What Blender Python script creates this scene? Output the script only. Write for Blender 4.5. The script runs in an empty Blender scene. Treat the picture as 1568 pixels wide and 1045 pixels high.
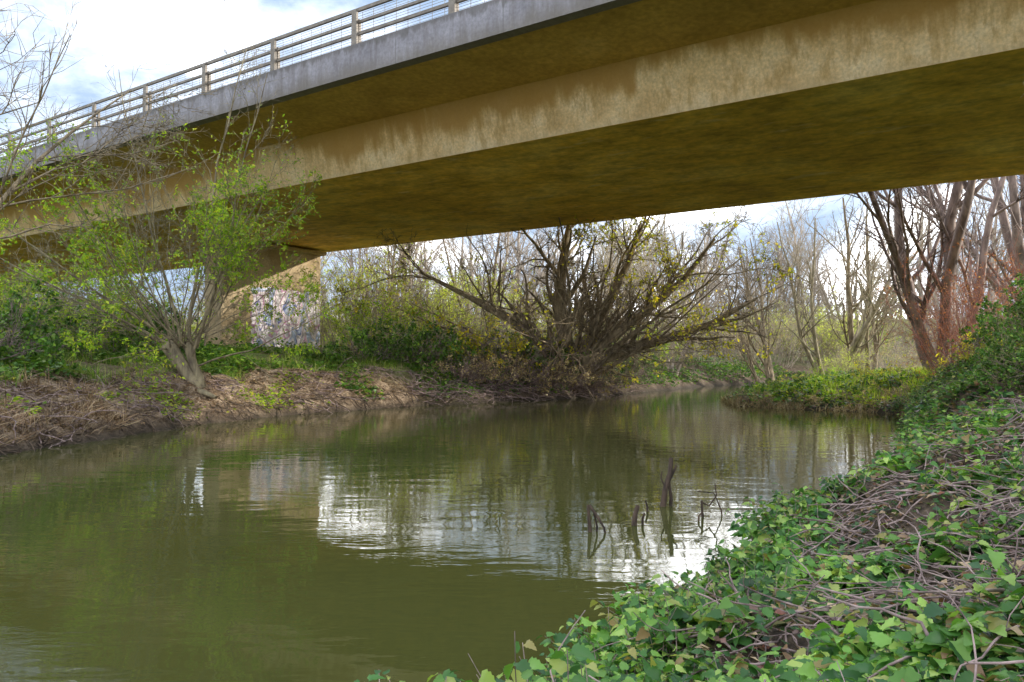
import bpy, math, numpy as np
from mathutils import Vector
rng = np.random.default_rng(7)
scene = bpy.context.scene
R = math.radians

# ------------------------------------------------------------------ helpers
def norm(a):
    return a / np.maximum(np.linalg.norm(a, axis=-1, keepdims=True), 1e-9)

_lat = np.random.default_rng(3).random((256, 256))
def vnoise(x, y, s=1.0, o=0.0):
    x = np.asarray(x) / s + 51.3 + o; y = np.asarray(y) / s + 17.7 + o * 1.7
    xi = np.floor(x).astype(int); yi = np.floor(y).astype(int)
    fx = x - xi; fy = y - yi
    fx = fx * fx * (3 - 2 * fx); fy = fy * fy * (3 - 2 * fy)
    g = lambda a, b: _lat[a % 256, b % 256]
    return (g(xi, yi) * (1 - fx) + g(xi + 1, yi) * fx) * (1 - fy) + (g(xi, yi + 1) * (1 - fx) + g(xi + 1, yi + 1) * fx) * fy

class MB:
    def __init__(s): s.v = []; s.f = []; s.n = 0
    def add(s, V, faces, mi=0):
        V = np.asarray(V, float).reshape(-1, 3)
        s.v.append(V)
        for F in faces:
            F = np.asarray(F, int)
            if len(F): s.f.append((F + s.n, mi))
        s.n += len(V)
    def mesh(s, name, mats, smooth=True):
        V = np.concatenate(s.v); me = bpy.data.meshes.new(name)
        me.vertices.add(len(V)); me.vertices.foreach_set('co', V.astype(np.float32).ravel())
        ls = []; idx = []; mi = []; c = 0
        for F, m in s.f:
            k = F.shape[1]
            ls.append(c + np.arange(len(F)) * k); idx.append(F.ravel()); mi.append(np.full(len(F), m)); c += F.size
        ls = np.concatenate(ls); idx = np.concatenate(idx); mi = np.concatenate(mi)
        me.loops.add(len(idx)); me.loops.foreach_set('vertex_index', idx.astype(np.int32))
        me.polygons.add(len(ls)); me.polygons.foreach_set('loop_start', ls.astype(np.int32))
        for m in mats: me.materials.append(m)
        me.polygons.foreach_set('material_index', mi.astype(np.int32))
        me.polygons.foreach_set('use_smooth', np.full(len(ls), smooth))
        me.update(calc_edges=True)
        return me
def obj(name, me, loc=(0, 0, 0), parent=None, rz=0.0, sc=1.0):
    o = bpy.data.objects.new(name, me); o.location = loc; o.rotation_euler[2] = rz
    o.scale = (sc, sc, sc) if not isinstance(sc, tuple) else sc
    scene.collection.objects.link(o)
    if parent: o.parent = parent
    return o

def add_tubes(mb, P, Rr, sides, mi=0):
    m, n, _ = P.shape
    T = norm(np.gradient(P, axis=1))
    mt = np.abs(T.mean(axis=1)); ax = np.argmin(mt, axis=1)
    ref = np.eye(3)[ax][:, None, :]
    U = norm(np.cross(T, ref)); W = np.cross(T, U)
    a = np.arange(sides) / sides * 2 * np.pi
    V = P[:, :, None, :] + Rr[:, :, None, None] * (np.cos(a)[None, None, :, None] * U[:, :, None, :] + np.sin(a)[None, None, :, None] * W[:, :, None, :])
    b = (np.arange(m) * n * sides)[:, None, None]
    i = (np.arange(n - 1) * sides)[None, :, None]; j = np.arange(sides)[None, None, :]; j2 = (j + 1) % sides
    F = np.stack([b + i + j, b + i + j2, b + i + sides + j2, b + i + sides + j], -1).reshape(-1, 4)
    mb.add(V.reshape(-1, 3), [F], mi)

def grow(S, D, L, r0, n, wob, trop, rg, tip=0.25):
    m = len(S); P = np.zeros((m, n, 3)); P[:, 0] = S; d = norm(D)
    for i in range(1, n):
        d = norm(d + rg.normal(0, wob, (m, 3)) + np.array([0, 0, trop]))
        P[:, i] = P[:, i - 1] + d * (L / (n - 1))[:, None]
    u = np.linspace(0, 1, n)
    return P, r0[:, None] * (1 - (1 - tip) * u)[None, :]

def spawn(P, Rr, L, c, umin, umax, ang, lr, rr, rg):
    m, n, _ = P.shape
    idx = np.repeat(np.arange(m), c); u = rg.uniform(umin, umax, len(idx)) * (n - 1)
    i = np.minimum(u.astype(int), n - 2); f = u - i
    S = P[idx, i] * (1 - f)[:, None] + P[idx, i + 1] * f[:, None]
    T = norm(P[idx, i + 1] - P[idx, i])
    q = norm(np.cross(T, rg.normal(0, 1, T.shape)))
    a = ang * rg.uniform(.6, 1.3, len(idx))[:, None]
    D = np.cos(a) * T + np.sin(a) * q
    Ln = L[idx] * lr * (1.15 - .6 * u / (n - 1)) * rg.uniform(.6, 1.2, len(idx))
    r = (Rr[idx, i] * (1 - f) + Rr[idx, i + 1] * f) * rr
    return S, D, Ln, r

def tmpl_simple(w=.32):
    V = np.array([[0, 0, 0], [-w, .45, .10], [w, .45, .10], [0, 1, -.05]])
    return V, [np.array([[0, 2, 3], [0, 3, 1]])]
def tmpl_blade(w=.02):
    V = np.array([[-w, 0, 0], [w, 0, 0], [-w * .9, .4, .02], [w * .9, .4, .02], [-w * .6, .75, -.06], [w * .6, .75, -.06], [0, 1, -.2]])
    return V, [np.array([[0, 1, 3, 2], [2, 3, 5, 4]]), np.array([[4, 5, 6]])]
def tmpl_nettle():
    S = [(.24, -.06), (.41, .14), (.33, .22), (.40, .36), (.29, .46), (.31, .58), (.17, .70), (.17, .80)]
    My = [max(0, y) for _, y in S]; k = len(S)
    zz = lambda x, y: .22 * abs(x) - .35 * y * y + .03 * math.sin(14 * y) * abs(x) * 2
    V = [(0, 0, 0)] + [(0, My[i] * .98 + .01, zz(0, My[i])) for i in range(k)] + [(x, y, zz(x, y)) for x, y in S] + [(-x, y, zz(x, y)) for x, y in S] + [(0, 1, -.36)]
    q = []; t = []
    t += [(0, 1 + k, 1), (0, 1, 1 + 2 * k)]
    for i in range(k - 1):
        q += [(1 + i, 1 + k + i, 2 + k + i, 2 + i), (1 + i, 2 + i, 2 + 2 * k + i, 1 + 2 * k + i)]
    t += [(k, 2 * k, 3 * k + 1), (k, 3 * k + 1, 3 * k)]
    return np.array(V), [np.array(q), np.array(t)]
SIMPLE = tmpl_simple(); WILLOW = tmpl_simple(.16); BROAD = tmpl_simple(.42); BLADE = tmpl_blade(); NETTLE = tmpl_nettle()

def add_leaves(mb, pos, fwd, nrm, size, tmpl, mi=0):
    V, faces = tmpl; m = len(pos); k = len(V)
    fwd = norm(fwd); side = norm(np.cross(fwd, nrm)); up = np.cross(side, fwd)
    W = pos[:, None, :] + size[:, None, None] * (V[None, :, 0:1] * side[:, None, :] + V[None, :, 1:2] * fwd[:, None, :] + V[None, :, 2:3] * up[:, None, :])
    off = (np.arange(m) * k)[:, None, None]
    mb.add(W.reshape(-1, 3), [(F[None] + off).reshape(-1, F.shape[1]) for F in faces], mi)

def tree_mesh(name, stems, levels, mats, leaf=None, seed=0, extra=None):
    rg = np.random.default_rng(seed); mb = MB()
    if extra:
        for P, Rr in extra: add_tubes(mb, np.array(P, float)[None], np.array(Rr, float)[None], 9, 0)
    S, D, L, r = [np.array(a, float) for a in stems]
    P = None
    for li, lv in enumerate(levels):
        if li > 0:
            S, D, L, r = spawn(P, Rr, L, lv['c'], lv.get('umin', .25), lv.get('umax', 1), lv['ang'], lv['lr'], lv.get('rr', .6), rg)
            r = np.maximum(r, lv.get('rmin', .006))
        P, Rr = grow(S, D, L, r, lv['n'], lv['wob'], lv['trop'], rg, lv.get('tip', .3))
        add_tubes(mb, P, Rr, lv.get('sides', 4), 0)
        if leaf and li >= len(levels) - leaf.get('lv', 1):
            c = leaf['c']; m, n, _ = P.shape
            idx = np.repeat(np.arange(m), c); u = rg.uniform(.15, 1, len(idx)) * (n - 1)
            i = np.minimum(u.astype(int), n - 2); f = (u - i)[:, None]
            pos = P[idx, i] * (1 - f) + P[idx, i + 1] * f
            T = norm(P[idx, i + 1] - P[idx, i])
            keep = vnoise(pos[:, 0] + pos[:, 2] * .7, pos[:, 1] - pos[:, 2] * .7, leaf.get('cl', 1.0), seed) > leaf.get('thr', .4)
            if 'zmax' in leaf:
                keep &= (pos[:, 2] + rg.normal(0, leaf.get('zs', .8), len(pos))) < leaf['zmax']
            pos = pos[keep]; T = T[keep]; mm = len(pos)
            fw = T * .5 + rg.normal(0, .6, (mm, 3)) + np.array([0, 0, leaf.get('dr', -.25)])
            nr = rg.normal(0, .6, (mm, 3)) + np.array([0, 0, .8])
            add_leaves(mb, pos, fw, nr, leaf['s'] * rg.uniform(.6, 1.3, mm), leaf.get('t', SIMPLE), 1)
    return mb.mesh(name, mats)

# ------------------------------------------------------------------ materials
def newmat(name):
    m = bpy.data.materials.new(name); m.use_nodes = True
    nt = m.node_tree; b = nt.nodes['Principled BSDF']; return m, nt, b
def ramp(nt, fac, stops, interp='LINEAR'):
    r = nt.nodes.new('ShaderNodeValToRGB'); e = r.color_ramp.elements; r.color_ramp.interpolation = interp
    while len(e) < len(stops): e.new(.5)
    for el, (p, c) in zip(e, stops):
        el.position = p; el.color = (*c, 1) if len(c) == 3 else c
    nt.links.new(fac, r.inputs[0]); return r.outputs[0]
def noise(nt, vec, scale, detail=6, rough=.6, dist=0.0):
    n = nt.nodes.new('ShaderNodeTexNoise'); n.inputs['Scale'].default_value = scale
    n.inputs['Detail'].default_value = detail; n.inputs['Roughness'].default_value = rough; n.inputs['Distortion'].default_value = dist
    if vec is not None: nt.links.new(vec, n.inputs['Vector'])
    return n.outputs['Fac']
def mapping(nt, vec, sc=(1, 1, 1), rot=(0, 0, 0), loc=(0, 0, 0)):
    m = nt.nodes.new('ShaderNodeMapping'); m.inputs['Scale'].default_value = sc; m.inputs['Rotation'].default_value = rot; m.inputs['Location'].default_value = loc
    nt.links.new(vec, m.inputs['Vector']); return m.outputs[0]
def mix(nt, f, a, b, mode='MIX'):
    m = nt.nodes.new('ShaderNodeMix'); m.data_type = 'RGBA'; m.blend_type = mode
    for s, v in ((0, f), (6, a), (7, b)):
        if hasattr(v, 'is_output'): nt.links.new(v, m.inputs[s])
        else: m.inputs[s].default_value = v if s == 0 else (*v, 1)
    return m.outputs[2]
def math_(nt, op, a, b=0.0, c=0.0):
    m = nt.nodes.new('ShaderNodeMath'); m.operation = op
    for i, v in enumerate((a, b, c)):
        if hasattr(v, 'is_output'): nt.links.new(v, m.inputs[i])
        else: m.inputs[i].default_value = v
    return m.outputs[0]
def bump(nt, b, h, strength, dist):
    n = nt.nodes.new('ShaderNodeBump'); n.inputs['Strength'].default_value = strength; n.inputs['Distance'].default_value = dist
    nt.links.new(h, n.inputs['Height']); nt.links.new(n.outputs[0], b.inputs['Normal'])
def coord(nt, which='Object'):
    return nt.nodes.new('ShaderNodeTexCoord').outputs[which]
def bw(v): return (v, v, v)

def leafmat(name, stops, trans=.35, rough=.45):
    m, nt, b = newmat(name)
    g = nt.nodes.new('ShaderNodeNewGeometry')
    c = ramp(nt, g.outputs['Random Per Island'], stops)
    nz = noise(nt, g.outputs['Position'], 1.3, 2)
    v = ramp(nt, nz, [(.3, bw(.55)), (.7, bw(1.35))])
    c2 = mix(nt, 1.0, c, v, 'MULTIPLY')
    nt.links.new(c2, b.inputs['Base Color']); b.inputs['Roughness'].default_value = rough
    b.inputs['Specular IOR Level'].default_value = .4
    t = nt.nodes.new('ShaderNodeBsdfTranslucent')
    c3 = mix(nt, 1.0, c2, (1.5, 1.6, .6), 'MULTIPLY'); nt.links.new(c3, t.inputs[0])
    ms = nt.nodes.new('ShaderNodeMixShader'); ms.inputs[0].default_value = trans
    out = nt.nodes['Material Output']
    nt.links.new(b.outputs[0], ms.inputs[1]); nt.links.new(t.outputs[0], ms.inputs[2]); nt.links.new(ms.outputs[0], out.inputs[0])
    return m
def barkmat(name, c1, c2, sc=6):
    m, nt, b = newmat(name)
    nz = noise(nt, mapping(nt, coord(nt), (1, 1, .3)), sc, 4)
    nt.links.new(ramp(nt, nz, [(.35, c1), (.65, c2)]), b.inputs['Base Color']); b.inputs['Roughness'].default_value = .85
    return m

M_leaf_tree = leafmat('leaf_fresh_green', [(0, (.14, .27, .02)), (.5, (.30, .45, .035)), (.85, (.50, .58, .06)), (1, (.62, .54, .09))], .5)
M_leaf_yel = leafmat('leaf_yellow_green', [(0, (.32, .36, .03)), (.5, (.60, .56, .06)), (1, (.72, .50, .08))], .5)
M_leaf_pale = leafmat('leaf_pale', [(0, (.42, .52, .08)), (.6, (.66, .70, .17)), (1, (.77, .70, .30))], .5)
M_leaf_dark = leafmat('leaf_dark', [(0, (.05, .12, .02)), (.6, (.11, .24, .035)), (1, (.28, .40, .06))], .3)
M_leaf_nettle = leafmat('leaf_nettle', [(0, (.035, .10, .035)), (.4, (.09, .23, .045)), (.75, (.23, .42, .08)), (.9, (.42, .56, .14)), (1, (.30, .18, .08))], .35, .36)
M_leaf_ivy = leafmat('leaf_bramble', [(0, (.03, .06, .035)), (.35, (.055, .13, .045)), (.62, (.12, .24, .06)), (.76, (.24, .18, .09)), (.9, (.24, .09, .06)), (1, (.36, .36, .34))], .25, .30)
M_leaf_red = leafmat('leaf_red', [(0, (.42, .11, .06)), (.6, (.58, .21, .11)), (1, (.62, .36, .20))], .35)
M_leaf_tan = leafmat('leaf_tan', [(0, (.30, .21, .12)), (.5, (.54, .41, .23)), (1, (.66, .56, .34))], .35)
M_litter = leafmat('leaf_litter', [(0, (.10, .055, .03)), (.5, (.27, .17, .09)), (1, (.48, .36, .22))], .1)
M_straw = leafmat('straw', [(0, (.2, .13, .07)), (.5, (.42, .32, .18)), (1, (.55, .46, .29))], .2, .7)
M_grass = leafmat('grass_blade', [(0, (.09, .18, .02)), (.6, (.21, .34, .05)), (.85, (.38, .42, .10)), (1, (.5, .42, .22))], .35, .5)
M_grass2 = leafmat('grass_blade_pale', [(0, (.26, .40, .04)), (.6, (.48, .62, .08)), (.85, (.64, .60, .16)), (1, (.62, .50, .27))], .4, .5)
M_bark_dark = barkmat('bark_dark', (.12, .09, .06), (.40, .31, .19))
M_bark_olive = barkmat('bark_olive', (.20, .165, .11), (.48, .40, .27))
M_bark_pale = barkmat('bark_brown', (.14, .10, .085), (.40, .30, .26), 4)
M_bark_far = barkmat('bark_far', (.24, .195, .165), (.56, .47, .38))  # distance haze put into the colour: bark paled for far trees
M_bark_red = barkmat('bark_red', (.32, .12, .09), (.48, .22, .16))
M_stem = barkmat('dead_stem', (.09, .06, .055), (.42, .31, .28), 9)

# ------------------------------------------------------------------ terrain
LEFT = [(-90, -60), (-50, -30), (-20, -8), (-12, 3), (-9.8, 9), (-9.0, 13.3), (-8.8, 16), (-8.1, 20), (-6.6, 23.5), (-3.4, 27.8), (2.4, 32.6), (7.2, 40), (12.3, 48), (20, 56), (45, 68), (90, 84)]
RIGHT = [(90, 74), (45, 60), (26, 54), (16.5, 46), (11.8, 37.5), (8.6, 31), (7.9, 27.6), (9.8, 25.6), (12.0, 23.6), (9.9, 19.0), (7.3, 14.5), (5.3, 10.6), (3.5, 8.6), (2.2, 6.7), (1.0, 5.0), (.18, 3.7), (-1.7, 2.1), (-5, -.6), (-12, -9), (-40, -35), (-60, -90)]
POLY = LEFT + RIGHT
def ground(x, y):
    x = np.asarray(x, float); y = np.asarray(y, float); sh = x.shape; x = x.ravel(); y = y.ravel()
    best = np.full(x.shape, 1e9); bi = np.zeros(x.shape, int); ins = np.zeros(x.shape, bool)
    n = len(POLY)
    for i in range(n):
        (ax, ay), (bx, by) = POLY[i], POLY[(i + 1) % n]
        if i != n - 1:
            dx, dy = bx - ax, by - ay
            t = np.clip(((x - ax) * dx + (y - ay) * dy) / (dx * dx + dy * dy), 0, 1)
            dd = np.hypot(x - ax - t * dx, y - ay - t * dy)
            k = dd < best; best[k] = dd[k]; bi[k] = i
        c = (ay > y) != (by > y)
        with np.errstate(divide='ignore', invalid='ignore'):
            xi = ax + (y - ay) / (by - ay + 1e-12) * (bx - ax)
        ins ^= c & (x < xi)
    left = bi < len(LEFT) - 1
    wig = (vnoise(x, y, 1.3) - .5) * .7 + (vnoise(x, y, .45, 5) - .5) * .35
    d = np.where(ins, -best, best) + np.where(best < 30, wig * .7, 0)
    hl = 2.0 * (1 - np.exp(-np.maximum(d, 0) / 3.4)) + .16 * np.clip(d / .25, 0, 1)
    yy = np.clip((y - 5) / 8, 0, 1); s = .42 + .85 * yy
    f = np.clip((y - 21) / 4, 0, 1); f = f * f * (3 - 2 * f)
    s = s * (1 - f) + .15 * f; hm = 3.5 * (1 - f) + 2.1 * f
    hr = hm * (1 - np.exp(-s * np.maximum(d, 0) / hm))
    h = np.where(left, hl, hr)
    h += np.clip(d, 0, 1) * ((vnoise(x, y, 2.2, 9) - .5) * .4 + (vnoise(x, y, .6, 3) - .5) * .24 + (vnoise(x, y, .25, 4) - .5) * .12)
    h = np.where(d < 0, np.maximum(d * .6, -1.2), np.maximum(h, d * .05))
    return h.reshape(sh), d.reshape(sh), left.reshape(sh)

def axis(a, b, st, lo, hi):
    mid = np.arange(a, b, st); l = []; v = a; s = st
    while v > lo: s *= 1.25; v -= s; l.append(v)
    r = []; v = mid[-1]; s = st
    while v < hi: s *= 1.25; v += s; r.append(v)
    return np.concatenate([l[::-1], mid, r])
gx = axis(-18, 20, .13, -900, 900); gy = axis(0, 50, .17, -500, 1400)
X, Y = np.meshgrid(gx, gy)
H, Dd, Lf = ground(X, Y)
mb = MB(); ny, nx = X.shape
ii = (np.arange(ny - 1) * nx)[:, None]; jj = np.arange(nx - 1)[None, :]
F = np.stack([ii + jj, ii + jj + 1, ii + nx + jj + 1, ii + nx + jj], -1).reshape(-1, 4)
mb.add(np.stack([X, Y, H], -1), [F])
m, nt, b = newmat('ground_soil')
at = nt.nodes.new('ShaderNodeAttribute'); at.attribute_name = 'mask'
sep = nt.nodes.new('ShaderNodeSeparateColor'); nt.links.new(at.outputs['Color'], sep.inputs[0])
P_ = coord(nt)
n1 = noise(nt, P_, 2.2, 8, .75); n2 = noise(nt, P_, 14, 6, .7); n3 = noise(nt, P_, .7, 4)
mud = ramp(nt, n1, [(.34, (.075, .048, .03)), (.48, (.25, .17, .105)), (.64, (.60, .45, .31))])
mud = mix(nt, 1.0, mud, ramp(nt, n2, [(.35, bw(.5)), (.6, bw(1.15))]), 'MULTIPLY')
lit = ramp(nt, n2, [(.3, (.03, .022, .016)), (.5, (.085, .06, .04)), (.7, (.22, .155, .10))])
gr = ramp(nt, n2, [(.3, (.10, .16, .03)), (.7, (.26, .34, .08))])
c = mix(nt, sep.outputs[1], lit, mud)
c = mix(nt, math_(nt, 'MULTIPLY', sep.outputs[0], ramp(nt, n3, [(.35, bw(0)), (.6, bw(1))])), c, gr)
c = mix(nt, sep.outputs[2], c, (.045, .034, .022))
nt.links.new(c, b.inputs['Base Color']); b.inputs['Roughness'].default_value = .9
bump(nt, b, n2, 1.0, .09)
gme = mb.mesh('ground', [m])
ca = gme.color_attributes.new('mask', 'FLOAT_COLOR', 'POINT')
moss = np.exp(-(((X + 3.6) / 1.6) ** 2 + ((Y - 30) / 1.2) ** 2))
green = np.maximum(np.clip((Dd - 2.6) / 2, 0, 1) * .95, moss * 1.4)
mudm = np.where(Lf, np.clip(1.4 - np.abs(Dd - 1.2) / 3.0, 0, 1), .15) * np.where(Lf & (X > -2), .35, 1)
wet = np.clip(1.1 - H / .28, 0, 1) * .9
ca.data.foreach_set('color', np.stack([np.clip(green, 0, 1), mudm, wet, np.ones_like(wet)], -1).astype(np.float32).ravel())
obj('ground', gme)

# water
mb = MB(); mb.add([(-120, -90, 0), (120, -90, 0), (120, 110, 0), (-120, 110, 0)], [[(0, 1, 2, 3)]])
m, nt, b = newmat('river_water')
b.inputs['Roughness'].default_value = .03; b.inputs['IOR'].default_value = 1.39
P_ = coord(nt)
c = ramp(nt, noise(nt, P_, .25, 3), [(.3, (.054, .060, .016)), (.7, (.070, .075, .022))])
nt.links.new(c, b.inputs['Base Color'])
w1 = noise(nt, mapping(nt, P_, (1.0, 2.2, 1), (0, 0, R(-8))), 1.1, 2, .5, .4)
w2 = noise(nt, mapping(nt, P_, (1.0, 2.4, 1), (0, 0, R(12))), 6, 2, .5, .3)
patch = ramp(nt, noise(nt, mapping(nt, P_, (1, 1.6, 1)), .33, 3), [(.45, bw(.15)), (.60, bw(1))])
bump(nt, b, math_(nt, 'MULTIPLY_ADD', math_(nt, 'MULTIPLY', w2, patch), .30, w1), .11, .05)
obj('river_water', mb.mesh('river_water', [m]))

# ------------------------------------------------------------------ bridge (local x along deck, y across)
bridge = bpy.data.objects.new('road_bridge', None); scene.collection.objects.link(bridge)
bridge.rotation_euler[2] = math.atan2(-.559, .829)

def concrete(name, stops, sc, streak=0.0, streakcol=(.1, .07, .04), bmp=.3):
    m, nt, b = newmat(name); P_ = coord(nt)
    n = noise(nt, P_, sc, 8, .65); c = ramp(nt, n, stops)
    fine = ramp(nt, noise(nt, P_, sc * 14, 4), [(.3, bw(.78)), (.7, bw(1.18))])
    c = mix(nt, 1.0, c, fine, 'MULTIPLY')
    if streak > 0:
        s = noise(nt, mapping(nt, P_, (3.2, 1, .35)), 1.0, 6, .7)
        c = mix(nt, ramp(nt, s, [(.45, bw(0)), (.65, bw(streak))]), c, streakcol)
    b.inputs['Roughness'].default_value = .85
    bump(nt, b, noise(nt, P_, sc * 8, 5), bmp, .02)
    sx = nt.nodes.new('ShaderNodeSeparateXYZ'); nt.links.new(P_, sx.inputs[0])
    nt.links.new(c, b.inputs['Base Color'])
    return m, nt, b, c, sx, P_
def joints(nt, b, c, sx, period, w, dark, amt=1.0):
    fr = math_(nt, 'FRACT', math_(nt, 'MULTIPLY', sx.outputs['X'], 1 / period))
    k = math_(nt, 'MULTIPLY', math_(nt, 'LESS_THAN', fr, w / period), amt)
    c = mix(nt, k, c, dark); nt.links.new(c, b.inputs['Base Color']); return c
M_fascia, nt, b, c, sx, P_ = concrete('concrete_fascia', [(.3, (.21, .20, .225)), (.7, (.36, .345, .385))], .8, .6, (.14, .12, .12))
zr = math_(nt, 'SUBTRACT', sx.outputs['Z'], 9.55)
top = math_(nt, 'ADD', math_(nt, 'MULTIPLY', zr, 1.2), noise(nt, mapping(nt, P_, (4, 1, .4)), 1, 6, .7))
c = mix(nt, ramp(nt, top, [(.1, bw(.65)), (.55, bw(0))]), c, (.16, .135, .105))
top2 = math_(nt, 'ADD', math_(nt, 'MULTIPLY', zr, -1.4), noise(nt, mapping(nt, P_, (5, 1, .5)), 1, 6, .7))
c = mix(nt, ramp(nt, top2, [(-.0, bw(.6)), (.15, bw(0))]), c, (.10, .09, .08))
joints(nt, b, c, sx, 3.3, .025, (.11, .10, .09), .5)
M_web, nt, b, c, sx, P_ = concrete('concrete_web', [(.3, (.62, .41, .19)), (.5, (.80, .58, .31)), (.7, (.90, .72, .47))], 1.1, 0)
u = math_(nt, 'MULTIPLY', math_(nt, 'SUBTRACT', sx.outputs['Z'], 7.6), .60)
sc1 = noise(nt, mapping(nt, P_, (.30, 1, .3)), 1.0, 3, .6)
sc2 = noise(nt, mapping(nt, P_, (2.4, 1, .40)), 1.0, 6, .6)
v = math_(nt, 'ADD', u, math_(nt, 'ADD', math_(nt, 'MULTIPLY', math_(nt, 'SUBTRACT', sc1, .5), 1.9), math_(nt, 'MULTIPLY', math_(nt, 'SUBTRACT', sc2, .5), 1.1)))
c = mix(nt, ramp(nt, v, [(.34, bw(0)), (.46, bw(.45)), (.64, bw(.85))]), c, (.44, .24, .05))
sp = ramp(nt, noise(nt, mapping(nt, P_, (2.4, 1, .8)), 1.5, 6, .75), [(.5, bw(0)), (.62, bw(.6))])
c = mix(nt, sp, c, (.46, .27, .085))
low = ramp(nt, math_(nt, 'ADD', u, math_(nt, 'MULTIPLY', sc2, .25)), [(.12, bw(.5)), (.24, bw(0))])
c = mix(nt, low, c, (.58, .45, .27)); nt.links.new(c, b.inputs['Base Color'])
M_soffit, nt, b, c, sx, P_ = concrete('concrete_soffit', [(.25, (.50, .29, .035)), (.5, (.78, .49, .065)), (.7, (.92, .65, .16))], .3, 0)
bl = ramp(nt, noise(nt, mapping(nt, P_, (1, 1.6, 1)), 1.0, 7, .7), [(.36, bw(.64)), (.52, bw(1)), (.68, bw(1.2))])
c = mix(nt, 1.0, c, bl, 'MULTIPLY')
sp = ramp(nt, noise(nt, mapping(nt, P_, (.5, 1.4, 1)), .9, 5, .7), [(.60, bw(0)), (.72, bw(.6))])
c = mix(nt, sp, c, (.90, .72, .38))
fr = math_(nt, 'FRACT', math_(nt, 'MULTIPLY', sx.outputs['Y'], 1 / 1.2)); c = mix(nt, math_(nt, 'MULTIPLY', math_(nt, 'LESS_THAN', fr, .02), .25), c, (.2, .13, .02))
nt.links.new(c, b.inputs['Base Color'])
M_cant = concrete('concrete_cantilever', [(.25, (.38, .235, .045)), (.6, (.58, .37, .085)), (.8, (.72, .50, .17))], .5, 0)[0]
M_asph = concrete('asphalt', [(.3, (.04, .04, .04)), (.7, (.06, .06, .06))], 3, 0)[0]
M_pier, nt, b, c, sx, P_ = concrete('concrete_pier', [(.3, (.40, .29, .16)), (.7, (.62, .49, .32))], .7, .5, (.28, .19, .09))
g1 = noise(nt, mapping(nt, P_, (1, .7, .5), loc=(0, 3, 1)), 1.1, 1, .4, 1.2)
gcol = ramp(nt, g1, [(0, (.84, .76, .82)), (.36, (.26, .26, .52)), (.385, (.90, .82, .86)), (.48, (.70, .40, .58)), (.51, (.90, .80, .84)), (.59, (.26, .30, .58)), (.61, (.58, .66, .86)), (.68, (.88, .82, .86))], 'CONSTANT')
gcol = mix(nt, 1.0, gcol, ramp(nt, noise(nt, P_, 3, 5), [(.3, bw(.72)), (.7, bw(1.08))]), 'MULTIPLY')
mz = math_(nt, 'LESS_THAN', math_(nt, 'ADD', sx.outputs['Z'], math_(nt, 'MULTIPLY', noise(nt, P_, 1.2, 2), .5)), 5.5)
my = math_(nt, 'GREATER_THAN', math_(nt, 'ADD', sx.outputs['Y'], math_(nt, 'MULTIPLY', noise(nt, P_, 1.2, 2), .5)), 24.4)
nt.links.new(mix(nt, math_(nt, 'MULTIPLY', mz, my), c, gcol), b.inputs['Base Color'])
m, nt, b = newmat('galvanised_rail'); M_rail = m
nt.links.new(ramp(nt, noise(nt, coord(nt), 5, 5), [(.3, (.15, .125, .105)), (.7, (.27, .235, .20))]), b.inputs['Base Color'])
b.inputs['Roughness'].default_value = .6; b.inputs['Metallic'].default_value = .2

X0, X1 = -115, 70
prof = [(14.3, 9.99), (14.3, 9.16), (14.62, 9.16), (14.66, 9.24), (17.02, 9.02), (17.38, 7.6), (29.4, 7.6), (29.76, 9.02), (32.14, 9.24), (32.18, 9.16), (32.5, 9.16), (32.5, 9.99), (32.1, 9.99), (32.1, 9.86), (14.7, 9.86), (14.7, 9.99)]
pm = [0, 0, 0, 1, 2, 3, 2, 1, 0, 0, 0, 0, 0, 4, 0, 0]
mb = MB(); xs = np.linspace(X0, X1, 38); k = len(prof)
for i in range(k):
    a, b2 = prof[i], prof[(i + 1) % k]
    V = np.array([[(x, a[0], a[1]), (x, b2[0], b2[1])] for x in xs]).reshape(-1, 3)
    Fq = [(2 * j, 2 * j + 1, 2 * j + 3, 2 * j + 2) for j in range(len(xs) - 1)]
    mb.add(V, [Fq], pm[i])
for x in (X0, X1):
    mb.add([(x, q, z) for q, z in prof], [[list(range(k))]], 0)
obj('deck_box_girder', mb.mesh('deck_box_girder', [M_fascia, M_cant, M_web, M_soffit, M_asph], False), parent=bridge)

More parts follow.
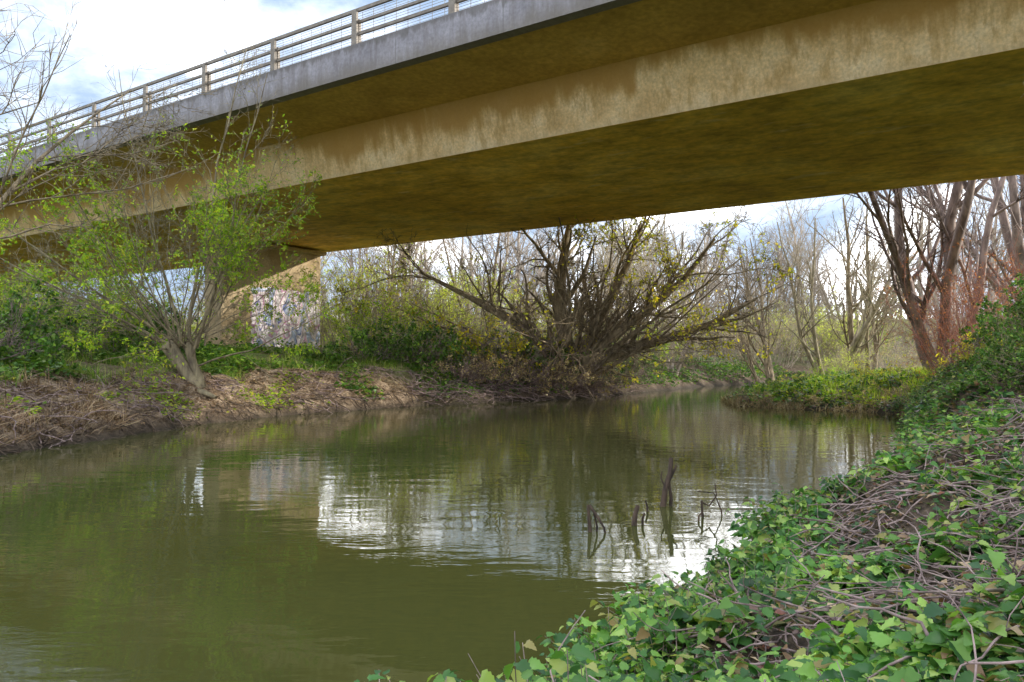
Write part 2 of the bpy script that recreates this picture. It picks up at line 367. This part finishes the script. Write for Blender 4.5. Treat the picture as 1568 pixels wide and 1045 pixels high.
def box(mb, c, s, mi=0, tap=0.0):
    x, y, z = c; a, b_, h = s[0] / 2, s[1] / 2, s[2] / 2
    V = [(x - a, y - b_, z - h), (x + a, y - b_, z - h), (x + a, y + b_, z - h), (x - a, y + b_, z - h)]
    a *= 1 - tap; b_ *= 1 - tap
    V += [(x - a, y - b_, z + h), (x + a, y - b_, z + h), (x + a, y + b_, z + h), (x - a, y + b_, z + h)]
    mb.add(V, [[(0, 3, 2, 1), (4, 5, 6, 7), (0, 1, 5, 4), (1, 2, 6, 5), (2, 3, 7, 6), (3, 0, 4, 7)]], mi)
for side, q in (('near', 14.5), ('far', 32.3)):
    mb = MB(); mp = MB(); mw = MB(); L = X1 - X0; cx = (X0 + X1) / 2
    for z, h in ((10.99, .09), (10.66, .07), (10.34, .07)):
        box(mb, (cx, q, z), (L, .07, h))
    t = 14.76
    for kk in range(-24, 31):
        x = -(t + 3.3 * kk)
        if X0 < x < X1:
            box(mp, (x, q - .08, 10.47), (.2, .08, 1.0), tap=.15); box(mp, (x, q + .05, 10.005), (.26, .24, .03))
            box(mp, (x, q + .09, 10.4), (.08, .1, .75), tap=.3)
    for z in np.arange(10.08, 10.93, .07): box(mw, (cx, q + .05, z), (L, .007, .007))
    for x in np.arange(X0, X1, .4): box(mw, (x, q + .05, 10.5), (.009, .009, .86))
    for nm, bb in (('rails', mb), ('posts', mp), ('mesh_infill', mw)):
        obj(nm + '_' + side, bb.mesh(nm + '_' + side, [M_rail], False), parent=bridge)
for i, (x, a, b_) in enumerate([(-32.4, 22.4, 28.6), (-66, 22.4, 28.6), (27, 22.4, 28.6), (-98, 16.5, 30.2), (60, 16.5, 30.2)]):
    mb = MB(); box(mb, (x, (a + b_) / 2, 4.1), (1.3, b_ - a, 6.6)); box(mb, (x, (a + b_) / 2, 7.395), (1.7, b_ - a + .5, .2))
    for q in np.linspace(a + .8, b_ - .8, 4): box(mb, (x, q, 7.547), (.6, .6, .1))
    o = obj('pier_%d' % (i + 1), mb.mesh('pier', [M_pier], False), parent=bridge)
    bv = o.modifiers.new('b', 'BEVEL'); bv.width = .04

# ------------------------------------------------------------------ trees
def gz(x, y): return float(ground(np.array([x]), np.array([y]))[0][0])
def fan(n, rad, tilt0, tilt1, L0, L1, r0, r1, rg, z0=0.0, bias=(0, 0, 0)):
    a = rg.uniform(0, 2 * np.pi, n); t = np.radians(rg.uniform(tilt0, tilt1, n)); rr = rad * np.sqrt(rg.random(n))
    S = np.stack([rr * np.cos(a), rr * np.sin(a), np.full(n, z0) + rg.uniform(-.1, .1, n)], -1)
    D = np.stack([np.sin(t) * np.cos(a), np.sin(t) * np.sin(a), np.cos(t)], -1) + np.array(bias)
    return S, D, rg.uniform(L0, L1, n), rg.uniform(r0, r1, n)
def place(name, me, x, y, rz=0.0, sc=1.0, dz=-.1, parent=None):
    return obj(name, me, (x, y, gz(x, y) + dz), parent, rz, sc)

# left pollard tree
rg = np.random.default_rng(11)
S, D, L, r = fan(34, .22, 14, 80, 3.8, 7.0, .016, .030, rg, 1.2, (0, -.22, 0))
S[:, 0] += rg.uniform(-.75, .15, len(S))
S = np.vstack([S, [(-.1, 0, 1.0), (0, -.1, .9), (-.5, 0, 1.2), (.1, 0, .6), (-.3, 0, 1.2), (-.6, 0, 1.2)]]); D = np.vstack([D, [(.04, -.1, 1), (.14, -.12, 1), (-1, -.2, .75), (1, -.3, .45), (-.1, -.1, 1), (-1, -.3, .45)]])
L = np.append(L, [8.8, 8.2, 6.5, 5.0, 7.8, 6.5]); r = np.append(r, [.055, .05, .05, .03, .045, .045])
trunk = [([(.15, 0, -.25), (.05, 0, .1), (-.2, 0, .5), (-.5, 0, .9), (-.68, 0, 1.2), (-.7, 0, 1.35)], [.34, .22, .18, .2, .24, .1]),
         ([(.2, .05, -.2), (.18, .02, .3), (0, 0, .7), (-.1, 0, 1.1), (-.08, 0, 1.25), (-.1, 0, 1.35)], [.2, .13, .12, .14, .15, .07]),
         ([(.1, -.1, -.1), (.35, -.3, -.1), (.6, -.45, -.15), (.9, -.6, -.25)], [.14, .1, .08, .05]),
         ([(-.1, -.1, 0), (-.5, -.4, -.05), (-.9, -.5, -.15), (-1.2, -.5, -.25)], [.14, .1, .08, .05])]
me = tree_mesh('pollard_willow_tree', (S, D, L, r), [
    dict(n=9, wob=.10, trop=.025, sides=6, tip=.2),
    dict(c=9, ang=.72, lr=.34, rr=.5, n=6, wob=.13, trop=.04, umin=.22),
    dict(c=8, ang=.8, lr=.55, n=5, wob=.16, trop=.01, rmin=.006, sides=3),
    dict(c=2, ang=.7, lr=.6, n=3, wob=.15, trop=0, rmin=.0045, sides=3)], [barkmat('bark_willow', (.13, .10, .07), (.40, .33, .20)), M_leaf_tree],
    dict(c=5, s=.095, thr=.45, lv=2, cl=1.3, zmax=5.8, zs=1.3, t=tmpl_simple(.26)), 5, trunk)
place('pollard_willow_tree', me, -9.1, 21.9, dz=-.2)

rg = np.random.default_rng(21)
BARE = [dict(n=9, wob=.08, trop=.03, sides=7, tip=.2), dict(c=12, ang=.75, lr=.5, rr=.5, n=7, wob=.13, trop=.05, umin=.25),
        dict(c=9, ang=.7, lr=.5, n=6, wob=.16, trop=.03, rmin=.01), dict(c=7, ang=.7, lr=.5, n=4, wob=.2, trop=.0, rmin=.006, sides=3)]
me = tree_mesh('bare_ash_tree', fan(5, .2, 5, 26, 9, 11.5, .07, .10, rg), BARE, [M_bark_dark, M_leaf_pale], None, 8)
place('bare_ash_tree', me, -12.6, 15.2, .4)

# big multi-stem willow at the river bend
rg = np.random.default_rng(31)
S, D, L, r = fan(16, .7, 20, 84, 6.4, 9.8, .05, .11, rg, 0, (.04, -.14, 0))
limbs = [([(0, 0, -.2), (-.2, 0, 1.5), (-.55, -.1, 3.2), (-.4, -.1, 5.0), (-.1, 0, 6.8)], [.42, .34, .28, .2, .1]),
         ([(.1, 0, .2), (.9, -.3, .9), (2.3, -.6, 1.4), (3.8, -.9, 1.8), (5.6, -1.2, 2.4), (7.4, -1.4, 3.4)], [.36, .31, .26, .2, .13, .05]),
         ([(.1, 0, .4), (.7, 0, 1.8), (1.6, .1, 3.4), (2.5, .2, 5.2), (3.0, .2, 6.8)], [.32, .27, .21, .14, .06]),
         ([(.1, -.2, .2), (1.2, -.8, 1.6), (2.8, -1.4, 2.8), (4.4, -1.8, 4.2), (5.6, -2.0, 5.8)], [.26, .22, .18, .12, .05]),
         ([(-.1, 0, .3), (-1.1, -.2, 1.5), (-2.6, -.4, 2.6), (-4.2, -.6, 3.5), (-6.4, -.8, 4.6)], [.3, .25, .19, .13, .05])]
for P0, r0 in limbs:
    P0 = np.array(P0)
    for k in range(1, len(P0)):
        for j in range(3):
            f = rg.random(); p = P0[k - 1] * (1 - f) + P0[k] * f
            d = (P0[k] - P0[k - 1]) / np.linalg.norm(P0[k] - P0[k - 1]) + rg.normal(0, .55, 3) + np.array([0, 0, .35])
            S = np.vstack([S, p]); D = np.vstack([D, d]); L = np.append(L, rg.uniform(2.2, 4.2)); r = np.append(r, r0[k] * .42 + .02)
me = tree_mesh('crack_willow_tree', (S, D, L, r), [
    dict(n=9, wob=.14, trop=.03, sides=6, tip=.22),
    dict(c=7, ang=.8, lr=.45, rr=.5, n=6, wob=.18, trop=.03, umin=.12),
    dict(c=6, ang=.8, lr=.52, n=5, wob=.2, trop=0, rmin=.011, sides=3),
    dict(c=4, ang=.75, lr=.55, n=4, wob=.22, trop=-.03, rmin=.008, sides=3)], [M_bark_dark, M_leaf_yel],
    dict(c=1, s=.14, thr=.54, cl=1.6), 6,
    limbs + [([(0, 0, -.3), (0, 0, .4), (.1, 0, .9), (.1, 0, 1.3)], [.8, .65, .5, .15])])
place('crack_willow_tree', me, 2.8, 36.0, 0, 1.1)

def bare(seed, nst, tilt, L0, L1, r0, r1, mat, c=(12, 9, 6)):
    rg = np.random.default_rng(seed)
    return tree_mesh('bare_tree_mesh', fan(nst, .4, tilt[0], tilt[1], L0, L1, r0, r1, rg), [
        dict(n=10, wob=.08, trop=.03, sides=6, tip=.2), dict(c=c[0], ang=.75, lr=.42, rr=.5, n=7, wob=.12, trop=.07, umin=.15),
        dict(c=c[1], ang=.65, lr=.5, n=5, wob=.15, trop=.04, rmin=.016, sides=3), dict(c=c[2], ang=.65, lr=.5, n=3, wob=.18, trop=.02, rmin=.010, sides=3)],
        [mat, M_leaf_tan], None, seed)
V1 = bare(41, 2, (2, 14), 11, 13, .18, .26, M_bark_far, (14, 8, 5)); V2 = bare(42, 4, (8, 34), 9, 11.5, .13, .2, M_bark_far, (11, 7, 5)); V3 = bare(43, 1, (0, 5), 13, 14, .22, .3, M_bark_far, (24, 8, 5))
V4 = bare(44, 5, (6, 30), 13, 16, .2, .34, M_bark_pale, (8, 7, 6)); V5 = bare(45, 4, (8, 42), 9.5, 12, .16, .25, M_bark_olive, (11, 7, 5))
V6 = bare(46, 3, (6, 34), 10, 12.5, .16, .26, M_bark_dark, (12, 7, 5))
place('alder_tree', V4, 18.9, 33.5, 3.0, 1.0)
place('alder_tree', V4, 26.5, 37, 2.1, 1.1)
place('bare_willow_tree', V5, 20.5, 50, .3, 1.0)
place('bare_willow_tree', V6, 16.9, 49.5, 1.9, .95)
place('bare_willow_tree', V2, 9.5, 46, 2.5, .8)
place('bare_willow_tree', V6, 24.5, 53, 4.0, 1.1)
place('bare_willow_tree', V2, -1.5, 45.5, 1.0, .9)
place('bare_willow_tree', V6, -7.5, 50, 1.6, .9)
place('bare_willow_tree', V5, 4.5, 47, 2.6, .9)
place('bare_willow_tree', V5, 14.0, 57, 4.6, 1.1)
belt = bpy.data.objects.new('distant_tree_belt', None); scene.collection.objects.link(belt)
rg = np.random.default_rng(5)
NB = 42
for i in range(NB):
    u = (i + rg.random()) / NB; y = rg.uniform(62, 88); x = (-.4 + 1.04 * u) * y
    me = (V1, V2, V2, V3)[rg.integers(4)]
    obj('tree_%d' % i, me, (x, y, 1.6), belt, rg.uniform(0, 6.3), rg.uniform(.9, 1.25))

def shrub(seed, n, rad, tilt, L0, L1, bark, leafm, c, s, thr, t=SIMPLE, cl=.6, cc=(6, 5)):
    rg = np.random.default_rng(seed)
    return tree_mesh('shrub_mesh', fan(n, rad, tilt[0], tilt[1], L0, L1, .012, .022, rg), [
        dict(n=6, wob=.12, trop=.0, tip=.3, sides=3), dict(c=cc[0], ang=.7, lr=.42, n=4, wob=.2, trop=0, umin=.15, rmin=.007, sides=3),
        dict(c=cc[1], ang=.8, lr=.5, n=3, wob=.2, trop=0, rmin=.005, sides=3)], [bark, leafm],
        dict(c=c, s=s, thr=thr, t=t, cl=cl), seed)
SB = {
 'bramble_bush': shrub(61, 44, 1.3, (10, 75), 1.0, 2.0, M_stem, M_leaf_dark, 4, .11, .35, BROAD),
 'yellow_bramble': shrub(62, 40, 1.2, (10, 75), 1.2, 2.3, M_stem, M_leaf_yel, 3, .11, .5, BROAD),
 'willow_scrub': shrub(63, 44, 1.4, (3, 40), 2.8, 4.8, M_bark_olive, M_leaf_pale, 3, .15, .46, WILLOW, 1.0),
 'green_scrub': shrub(64, 44, 1.3, (5, 50), 2.0, 3.4, M_bark_olive, M_leaf_tree, 4, .12, .42, SIMPLE, .9),
 'dead_bracken': shrub(65, 56, 1.2, (20, 85), .8, 1.7, M_stem, M_leaf_tan, 2, .09, .5, SIMPLE),
 'red_dogwood_shrub': shrub(66, 44, 1.0, (3, 36), 3.0, 5.0, M_bark_red, M_leaf_red, 2, .10, .45, WILLOW, .8),
 'holly_bush': shrub(67, 56, 1.0, (3, 60), 1.0, 2.2, M_bark_dark, M_leaf_dark, 6, .085, .3, BROAD),
 'tan_scrub': shrub(68, 44, 1.4, (3, 45), 2.6, 4.4, M_bark_far, M_leaf_tan, 2, .12, .58, WILLOW, 1.0, (6, 5))}
PL = [
 ('bramble_bush', -13.4, 18.6, 1.0), ('bramble_bush', -14.5, 21.5, 1.1), ('green_scrub', -14.3, 24.5, .9), ('green_scrub', -17, 26, 1.1), ('bramble_bush', -12.4, 24.3, .9), ('bramble_bush', -16.5, 18.5, 1.2),
 ('green_scrub', -18, 31, 1.0), ('bramble_bush', -15, 29, 1.0), ('green_scrub', -16.5, 33, .8), ('tan_scrub', -23, 38, .9), ('green_scrub', -25, 34, .9), ('tan_scrub', -27, 43, 1.2), ('willow_scrub', -32, 47, 1.4), ('willow_scrub', -24, 45, 1.2), ('tan_scrub', -38, 52, 1.6),
 ('bramble_bush', -6.0, 31.4, .9), ('bramble_bush', -4.6, 32.2, 1.0), ('bramble_bush', -3.0, 33.2, 1.0), ('green_scrub', -6.2, 36, .9), ('yellow_bramble', -6.9, 33.6, .5),
 ('willow_scrub', -8.2, 39.5, 1.15), ('willow_scrub', -5.5, 42, 1.2), ('willow_scrub', -3, 40, 1.1), ('willow_scrub', -10.5, 46, 1.4), ('willow_scrub', -.5, 42, 1.0), ('willow_scrub', -7, 47, 1.4), ('willow_scrub', -16, 49, 1.5),
 ('yellow_bramble', -.4, 33.8, 1.1), ('yellow_bramble', -1.6, 34.9, 1.2), ('dead_bracken', -2.3, 31.2, .8), ('dead_bracken', -1.2, 31.6, .95), ('dead_bracken', .4, 32.5, 1.0), ('dead_bracken', 1.6, 33.4, 1.0), ('dead_bracken', 3.0, 34.9, .9), ('yellow_bramble', 5.0, 38.2, .9),
 ('bramble_bush', 1.0, 35.6, 1.0), ('bramble_bush', 6.0, 40.6, .9), ('green_scrub', 6.5, 43, .8), ('tan_scrub', 8.2, 45, .8), ('tan_scrub', 3.0, 43, 1.1), ('willow_scrub', 10.6, 49.5, .8), ('tan_scrub', 13, 53, 1.0), ('tan_scrub', 6, 49, 1.1),
 ('bramble_bush', 10.0, 30.2, .42), ('green_scrub', 11.0, 31.5, .22), ('bramble_bush', 11.4, 32, .45), ('yellow_bramble', 12.4, 33.5, .4), ('green_scrub', 9.4, 29.0, .18), ('dead_bracken', 8.9, 28.0, .35), ('dead_bracken', 9.6, 27.0, .4), ('dead_bracken', 10.6, 26.6, .42), ('dead_bracken', 12, 26.2, .5), ('dead_bracken', 13.4, 25.8, .55),
 ('willow_scrub', 20, 47, .45), ('green_scrub', 15.6, 38, .35), ('willow_scrub', 18.5, 42, .4), ('yellow_bramble', 15, 31, .5), ('tan_scrub', 22, 44, .5), ('tan_scrub', 17, 56, .9), ('tan_scrub', 26, 57, 1.1), ('willow_scrub', 23, 62, 1.1), ('tan_scrub', 20, 59, 1.1), ('tan_scrub', 30, 60, 1.2),
 ('red_dogwood_shrub', 15.8, 26.6, .95), ('red_dogwood_shrub', 18.4, 29, 1.15), ('tan_scrub', 21, 31, .9), ('yellow_bramble', 13.6, 22.8, .5), ('bramble_bush', 13.4, 21.2, .5), ('yellow_bramble', 11.8, 18.6, .4),
 ('bramble_bush', 12.2, 17.6, .5), ('holly_bush', 8.9, 12.2, .55), ('green_scrub', 9.9, 14.9, .25), ('holly_bush', 11.3, 16.0, .6), ('bramble_bush', 7.4, 9.8, .4), ('yellow_bramble', 9.3, 14.0, .3), ('holly_bush', 7.5, 10.6, .5)]
for i, (nm, x, y, s) in enumerate(PL):
    place(nm, SB[nm], x, y, i * 1.7, s)
scr = bpy.data.objects.new('distant_scrub', None); scene.collection.objects.link(scr)
rg = np.random.default_rng(15)
for i in range(84):
    y = rg.uniform(58, 76); x = (-.75 + 1.42 * (i + rg.random()) / 84) * y
    _, d_, _l = ground(np.array([x]), np.array([y]))
    if d_[0] < 2: continue
    nm = ('willow_scrub', 'tan_scrub', 'tan_scrub', 'willow_scrub', 'green_scrub')[rg.integers(5)]
    obj('scrub_%d' % i, SB[nm], (x, y, 1.4), scr, rg.uniform(0, 6.3), rg.uniform(.9, 1.4))

me = tree_mesh('hawthorn_tree', ([(0, 0, 2.2), (0, 0, 2.4), (0, 0, 1.5)], [(-1, -.05, .34), (.5, .2, 1), (.2, -.4, 1)], [5.0, 3, 3], [.03, .07, .07]), [
    dict(n=9, wob=.08, trop=.02, sides=6, tip=.15), dict(c=14, ang=.8, lr=.26, rr=.5, n=6, wob=.15, trop=-.03, umin=.4), dict(c=7, ang=.7, lr=.5, n=5, wob=.2, trop=-.02, rmin=.004, sides=3)],
    [M_bark_dark, M_leaf_dark], dict(c=1, s=.05, thr=.5), 3, [([(0, 0, -.3), (.05, 0, .8), (0, 0, 1.8), (0, 0, 2.6)], [.16, .12, .1, .06])])
obj('hawthorn_tree', me, (8.0, 8.2, 1.3))

# ------------------------------------------------------------------ foreground plants
def sample(n, x0, x1, y0, y1, wfun, rg):
    xs = []; ys = []; tot = 0
    while tot < n:
        x = rg.uniform(x0, x1, n * 2); y = rg.uniform(y0, y1, n * 2)
        h, d, l = ground(x, y); k = rg.random(len(x)) < wfun(x, y, d, l)
        xs.append(x[k]); ys.append(y[k]); tot += k.sum()
    x = np.concatenate(xs)[:n]; y = np.concatenate(ys)[:n]
    return x, y, ground(x, y)[0]
def nettles(name, n, x0, x1, y0, y1, wf, hmin, hmax, ls, tmpl, mats, seed, pairs=5, lean=.5):
    rg = np.random.default_rng(seed); mb = MB()
    x, y, z = sample(n, x0, x1, y0, y1, wf, rg)
    lump = vnoise(x, y, .8, 2)
    Hh = (hmin + (hmax - hmin) * lump) * rg.uniform(.6, 1.2, n)
    D = np.stack([rg.normal(-.25, lean, n), rg.normal(-.05, lean, n), np.ones(n)], -1)
    P, Rr = grow(np.stack([x, y, z - .02], -1), D, Hh, np.full(n, .003), 5, .12, -.05, rg, .5)
    add_tubes(mb, P, Rr, 3, 1)
    psz = rg.uniform(.6, 1.35, n)
    for k in range(pairs):
        u = (.3 + .7 * k / (pairs - 1)) * 4; i = min(int(u), 3); f = u - i
        pos = P[:, i] * (1 - f) + P[:, i + 1] * f
        az = rg.uniform(0, np.pi, n) + k * np.pi / 2
        for sgn in (0, np.pi):
            fw = np.stack([np.cos(az + sgn), np.sin(az + sgn), rg.normal(-.12 + .1 * k / pairs, .35, n)], -1)
            nr = np.stack([rg.normal(0, .45, n), rg.normal(-.1, .45, n), np.ones(n)], -1)
            sz = ls * psz * (1.15 - .6 * k / (pairs - 1)) * rg.uniform(.65, 1.25, n)
            kp = rg.random(n) < .9
            add_leaves(mb, (pos + fw * .012)[kp], fw[kp], nr[kp], sz[kp], tmpl, 0)
    return obj(name, mb.mesh(name, mats))
def wR(x, y, d, l):
    return np.where((~l) & (d > .0) & (np.hypot(x, y) > 1.8), np.clip(2.6 / y, .1, 1) ** 1.3 * np.where(vnoise(x, y, .75, 1) + .35 * (d < .6) > .5, 1, .1), 0) * (x < .72 * y + 1.2) * (d < 5)
nettles('nettle_patch', 2150, -1.5, 8, 1.9, 8.5, wR, .10, .42, .094, NETTLE, [M_leaf_nettle, M_stem], 71)
def wR2(x, y, d, l):
    return np.where((~l) & (d > .1) & (d < 5.5), np.where(vnoise(x, y, 1.1, 7) > .47, 1, .12), 0) * (x < .72 * y + 1.5)
nettles('bank_nettles', 4400, 2, 17, 7.5, 24, wR2, .12, .55, .105, BROAD, [M_leaf_nettle, M_stem], 72, 4)
def carpet(name, n, x0, x1, y0, y1, wf, hmax, ls, tmpl, mat, seed, up=.9):
    rg = np.random.default_rng(seed); mb = MB(); x, y, z = sample(n, x0, x1, y0, y1, wf, rg)
    pos = np.stack([x, y, z + .01 + rg.random(n) ** 1.5 * hmax * (vnoise(x, y, .7, 8) * 1.2)], -1)
    az = rg.uniform(0, 6.3, n); fw = np.stack([np.cos(az), np.sin(az), rg.normal(-.1, .3, n)], -1)
    nr = np.stack([rg.normal(0, .5, n), rg.normal(0, .5, n), np.full(n, up)], -1)
    add_leaves(mb, pos, fw, nr, ls * rg.uniform(.5, 1.3, n), tmpl, 0)
    return obj(name, mb.mesh(name, [mat]))
carpet('ground_ivy', 12000, -1.5, 9, 1.8, 9, lambda x, y, d, l: np.where((~l) & (d > .02) & (d < 5), np.clip(3 / y, .2, 1), 0) * (x < .75 * y + 1.2), .12, .06, BROAD, M_leaf_ivy, 73)
carpet('bank_brambles', 26000, 3, 20, 8, 34, lambda x, y, d, l: np.where((~l) & (d > .1) & (d < 7), np.where(vnoise(x, y, 1.5, 4) > .4, 1, .2), 0) * (x < .8 * y + 2), .3, .11, BROAD, M_leaf_ivy, 74)
carpet('left_bank_ivy', 22000, -24, 0, 12, 36, lambda x, y, d, l: np.where(l & (d > 2.6) & (d < 9), 1.0 * (vnoise(x, y, 1.6, 4) > .38), 0), .5, .14, BROAD, M_leaf_dark, 75)
carpet('waterline_weeds', 1400, -12, 1, 12, 32, lambda x, y, d, l: np.where(l & (d > .1) & (d < 2.6), np.clip((vnoise(x, y, .8, 14) - .6) * 2, 0, 1), 0), .2, .11, BROAD, M_leaf_tree, 70)
carpet('leaf_litter', 22000, -20, 8, 8, 36, lambda x, y, d, l: np.where(l & (d > .1) & (d < 5), 1.0 * (vnoise(x, y, 1, 6) > .4), 0), .02, .08, SIMPLE, M_litter, 76)
carpet('fallen_leaves', 14000, -1, 10, 1.9, 14, lambda x, y, d, l: np.where((~l) & (d > .1) & (d < 5), 1.0, 0), .16, .06, SIMPLE, M_litter, 77)
carpet('far_bank_brambles', 22000, -6, 22, 26, 58, lambda x, y, d, l: np.where((d > .15) & (d < 6), 1.0 * (vnoise(x, y, 1.8, 4) > .4), 0), .5, .17, BROAD, M_leaf_dark, 79)
carpet('spit_plants', 7000, 7, 16, 25, 38, lambda x, y, d, l: np.where((~l) & (d > .7) & (d < 4.5), 1.0 * (vnoise(x, y, 1.5, 4) > .42), 0), .38, .14, BROAD, M_leaf_tree, 78)

def grass(name, n, x0, x1, y0, y1, wf, h0, h1, mat, seed, lean=.4, tm=BLADE):
    rg = np.random.default_rng(seed); mb = MB(); x, y, z = sample(n, x0, x1, y0, y1, wf, rg)
    az = rg.uniform(0, 6.3, n); le = np.abs(rg.normal(0, lean, n))
    fw = np.stack([np.cos(az) * le, np.sin(az) * le, np.ones(n)], -1); nr = np.stack([np.cos(az + .3), np.sin(az + .3), np.full(n, .3)], -1)
    add_leaves(mb, np.stack([x, y, z - .02], -1), fw, -nr, rg.uniform(h0, h1, n), tm, 0)
    return obj(name, mb.mesh(name, [mat]))
grass('left_bank_grass', 20000, -20, -2, 10, 32, lambda x, y, d, l: np.where(l & (d > np.where(y < 17, 1.2, 2.4)) & (d < 7), 1.0 * (vnoise(x, y, 1.1, 3) > .42), 0), .15, .45, M_grass, 81, .8)
grass('dry_grass_edge', 6500, -16, -8, 9, 22, lambda x, y, d, l: np.where(l & (d > .1) & (d < 3.0) & (y < 18), 1.0 * (vnoise(x, y, .8, 3) > .5), 0), .2, .5, M_litter, 82, 2.2)
grass('waterside_sedge', 7000, 6, 16, 22, 40, lambda x, y, d, l: np.where((~l) & (d > -.1) & (d < 1.0), 1.0 * (vnoise(x, y, .8, 3) > .3), 0), .1, .34, M_straw, 83, 1.2, tmpl_blade(.045))
grass('far_bank_grass', 26000, 9, 36, 20, 60, lambda x, y, d, l: np.where((~l) & (d > 1.5) & (d < 12), 1.0 * (vnoise(x, y, 2, 3) > .25), 0), .2, .5, M_grass2, 85, .5, tmpl_blade(.05))

def stems(name, n, wf, box_, L0, L1, r, seed, mat, up=.15, wob=.16):
    rg = np.random.default_rng(seed); mb = MB(); x, y, z = sample(n, *box_, wf, rg); az = rg.uniform(0, 6.3, n)
    D = np.stack([np.cos(az), np.sin(az), rg.normal(up, .15, n)], -1)
    P, Rr = grow(np.stack([x, y, z + .05], -1), D, rg.uniform(L0, L1, n), rg.uniform(.4, 1.5, n) * r, 8, wob, -.03, rg, .4)
    g = ground(P[:, :, 0], P[:, :, 1])[0]; P[:, :, 2] = np.maximum(P[:, :, 2] * .55 + (g + .05) * .45, g + .02)
    add_tubes(mb, P, Rr, 5); return obj(name, mb.mesh(name, [mat]))
stems('dead_bramble_stems', 2400, lambda x, y, d, l: np.where((~l) & (d > .5) & (d < 5), np.clip(4 / y, .2, 1) * np.where(vnoise(x, y, .75, 1) < .52, 1, .35), 0) * (x < .8 * y + 1), (-1, 12, 1.9, 16), .15, .8, .0055, 91, M_stem, .32, .22)
stems('driftwood_sticks', 620, lambda x, y, d, l: np.where(l & (d > .0) & (d < 2.2), 1.0 * (vnoise(x, y, 1.2, 6) > .35), 0), (-14, 4, 11, 36), .3, 1.7, .013, 92, M_stem, .15, .25)
stems('overhanging_dead_stems', 420, lambda x, y, d, l: np.where(l & (d > .0) & (d < 1.3), 1.0, 0), (-3.5, 6, 27, 40), .8, 2.2, .014, 93, M_stem, .5)
stems('exposed_roots', 420, lambda x, y, d, l: np.where(l & (d > -.15) & (d < .5), 1.0, 0), (-13, -2, 9, 31), .25, .9, .013, 94, barkmat('root_bark', (.05, .035, .025), (.18, .125, .085), 8), .1, .3)

def stick(specs):
    mb = MB()
    for pts, r0 in specs:
        P = np.array(pts, float)[None]; add_tubes(mb, P, (np.linspace(1, .6, len(pts)) * r0 * 1.35)[None], 7)
    return mb
M_wet = barkmat('wet_wood', (.02, .014, .01), (.10, .065, .045), 12)
for pts in (
    [([(1.72, 8.9, -.5), (1.74, 8.9, 0), (1.77, 8.9, .2), (1.82, 8.88, .38), (1.84, 8.9, .56)], .03), ([(1.76, 8.9, .15), (1.81, 8.88, .3), (1.90, 8.9, .47)], .016), ([(1.82, 8.9, -.3), (1.84, 8.92, .1), (1.80, 8.9, .36)], .018), ([(1.76, 8.9, .24), (1.72, 8.9, .32), (1.73, 8.9, .4)], .009)],
    [([(.80, 7.6, -.3), (.77, 7.6, 0), (.76, 7.6, .12), (.75, 7.6, .26)], .018), ([(.76, 7.6, .26), (.82, 7.58, .18), (.90, 7.55, .05), (.93, 7.55, -.1)], .012), ([(.82, 7.62, -.2), (.84, 7.62, .05), (.80, 7.6, .22)], .010)],
    [([(1.24, 7.9, -.3), (1.25, 7.9, 0), (1.26, 7.9, .1), (1.29, 7.9, .2)], .026), ([(1.34, 7.92, -.1), (1.34, 7.92, .06), (1.36, 7.92, .12)], .012)],
    [([(2.05, 8.3, -.3), (2.05, 8.3, 0), (2.04, 8.3, .18)], .014), ([(2.04, 8.3, .16), (2.12, 8.3, .12), (2.2, 8.3, .23), (2.18, 8.28, .36)], .008), ([(2.3, 8.4, -.2), (2.28, 8.4, .05), (2.2, 8.4, .24), (2.02, 8.4, .26)], .007)],
    [([(1.5, 8.6, -.2), (1.51, 8.6, .05), (1.49, 8.6, .12)], .012), ([(1.95, 8.1, -.2), (1.96, 8.1, .05), (2.0, 8.1, .1)], .010)]):
    obj('dead_branch_in_water', stick(pts).mesh('dead_branch_in_water', [M_wet]))

# ------------------------------------------------------------------ light, sky, camera
EL, AZ = 14.5, 86
s = Vector((math.sin(R(AZ)) * math.cos(R(EL)), math.cos(R(AZ)) * math.cos(R(EL)), math.sin(R(EL))))
ld = bpy.data.lights.new('sun', 'SUN'); ld.energy = 5; ld.angle = R(.5); ld.color = (1, .94, .82)
lo = bpy.data.objects.new('sun', ld); lo.rotation_euler = s.to_track_quat('Z', 'Y').to_euler(); lo.location = (30, 10, 30); scene.collection.objects.link(lo)
w = bpy.data.worlds.new('World'); scene.world = w; w.use_nodes = True; nt = w.node_tree; bg = nt.nodes['Background']
sky = nt.nodes.new('ShaderNodeTexSky'); sky.sky_type = 'NISHITA'; sky.sun_disc = False; sky.sun_elevation = R(EL); sky.sun_rotation = R(AZ)
cl = noise(nt, mapping(nt, coord(nt, 'Generated'), (1, 1, 1.8), loc=(.25, 0, .1)), 3.4, 8, .58, .3)
cf = ramp(nt, cl, [(.44, bw(0)), (.52, bw(.10)), (.57, bw(.45)), (.64, bw(1))])
blue = mix(nt, .85, sky.outputs[0], (4.0, 5.3, 7.4))
nt.links.new(mix(nt, cf, blue, (42, 42, 42)), bg.inputs[0]); bg.inputs[1].default_value = .15
cam = bpy.data.cameras.new('camera'); cam.lens = 27; cam.sensor_width = 36; cam.clip_end = 3000; cam.clip_start = .05
co = bpy.data.objects.new('camera', cam); co.location = (0, 0, 1.7); co.rotation_euler = (R(91.34), 0, 0)
scene.collection.objects.link(co); scene.camera = co
scene.view_settings.view_transform = 'Standard'; scene.view_settings.look = 'None'; scene.view_settings.exposure = 0
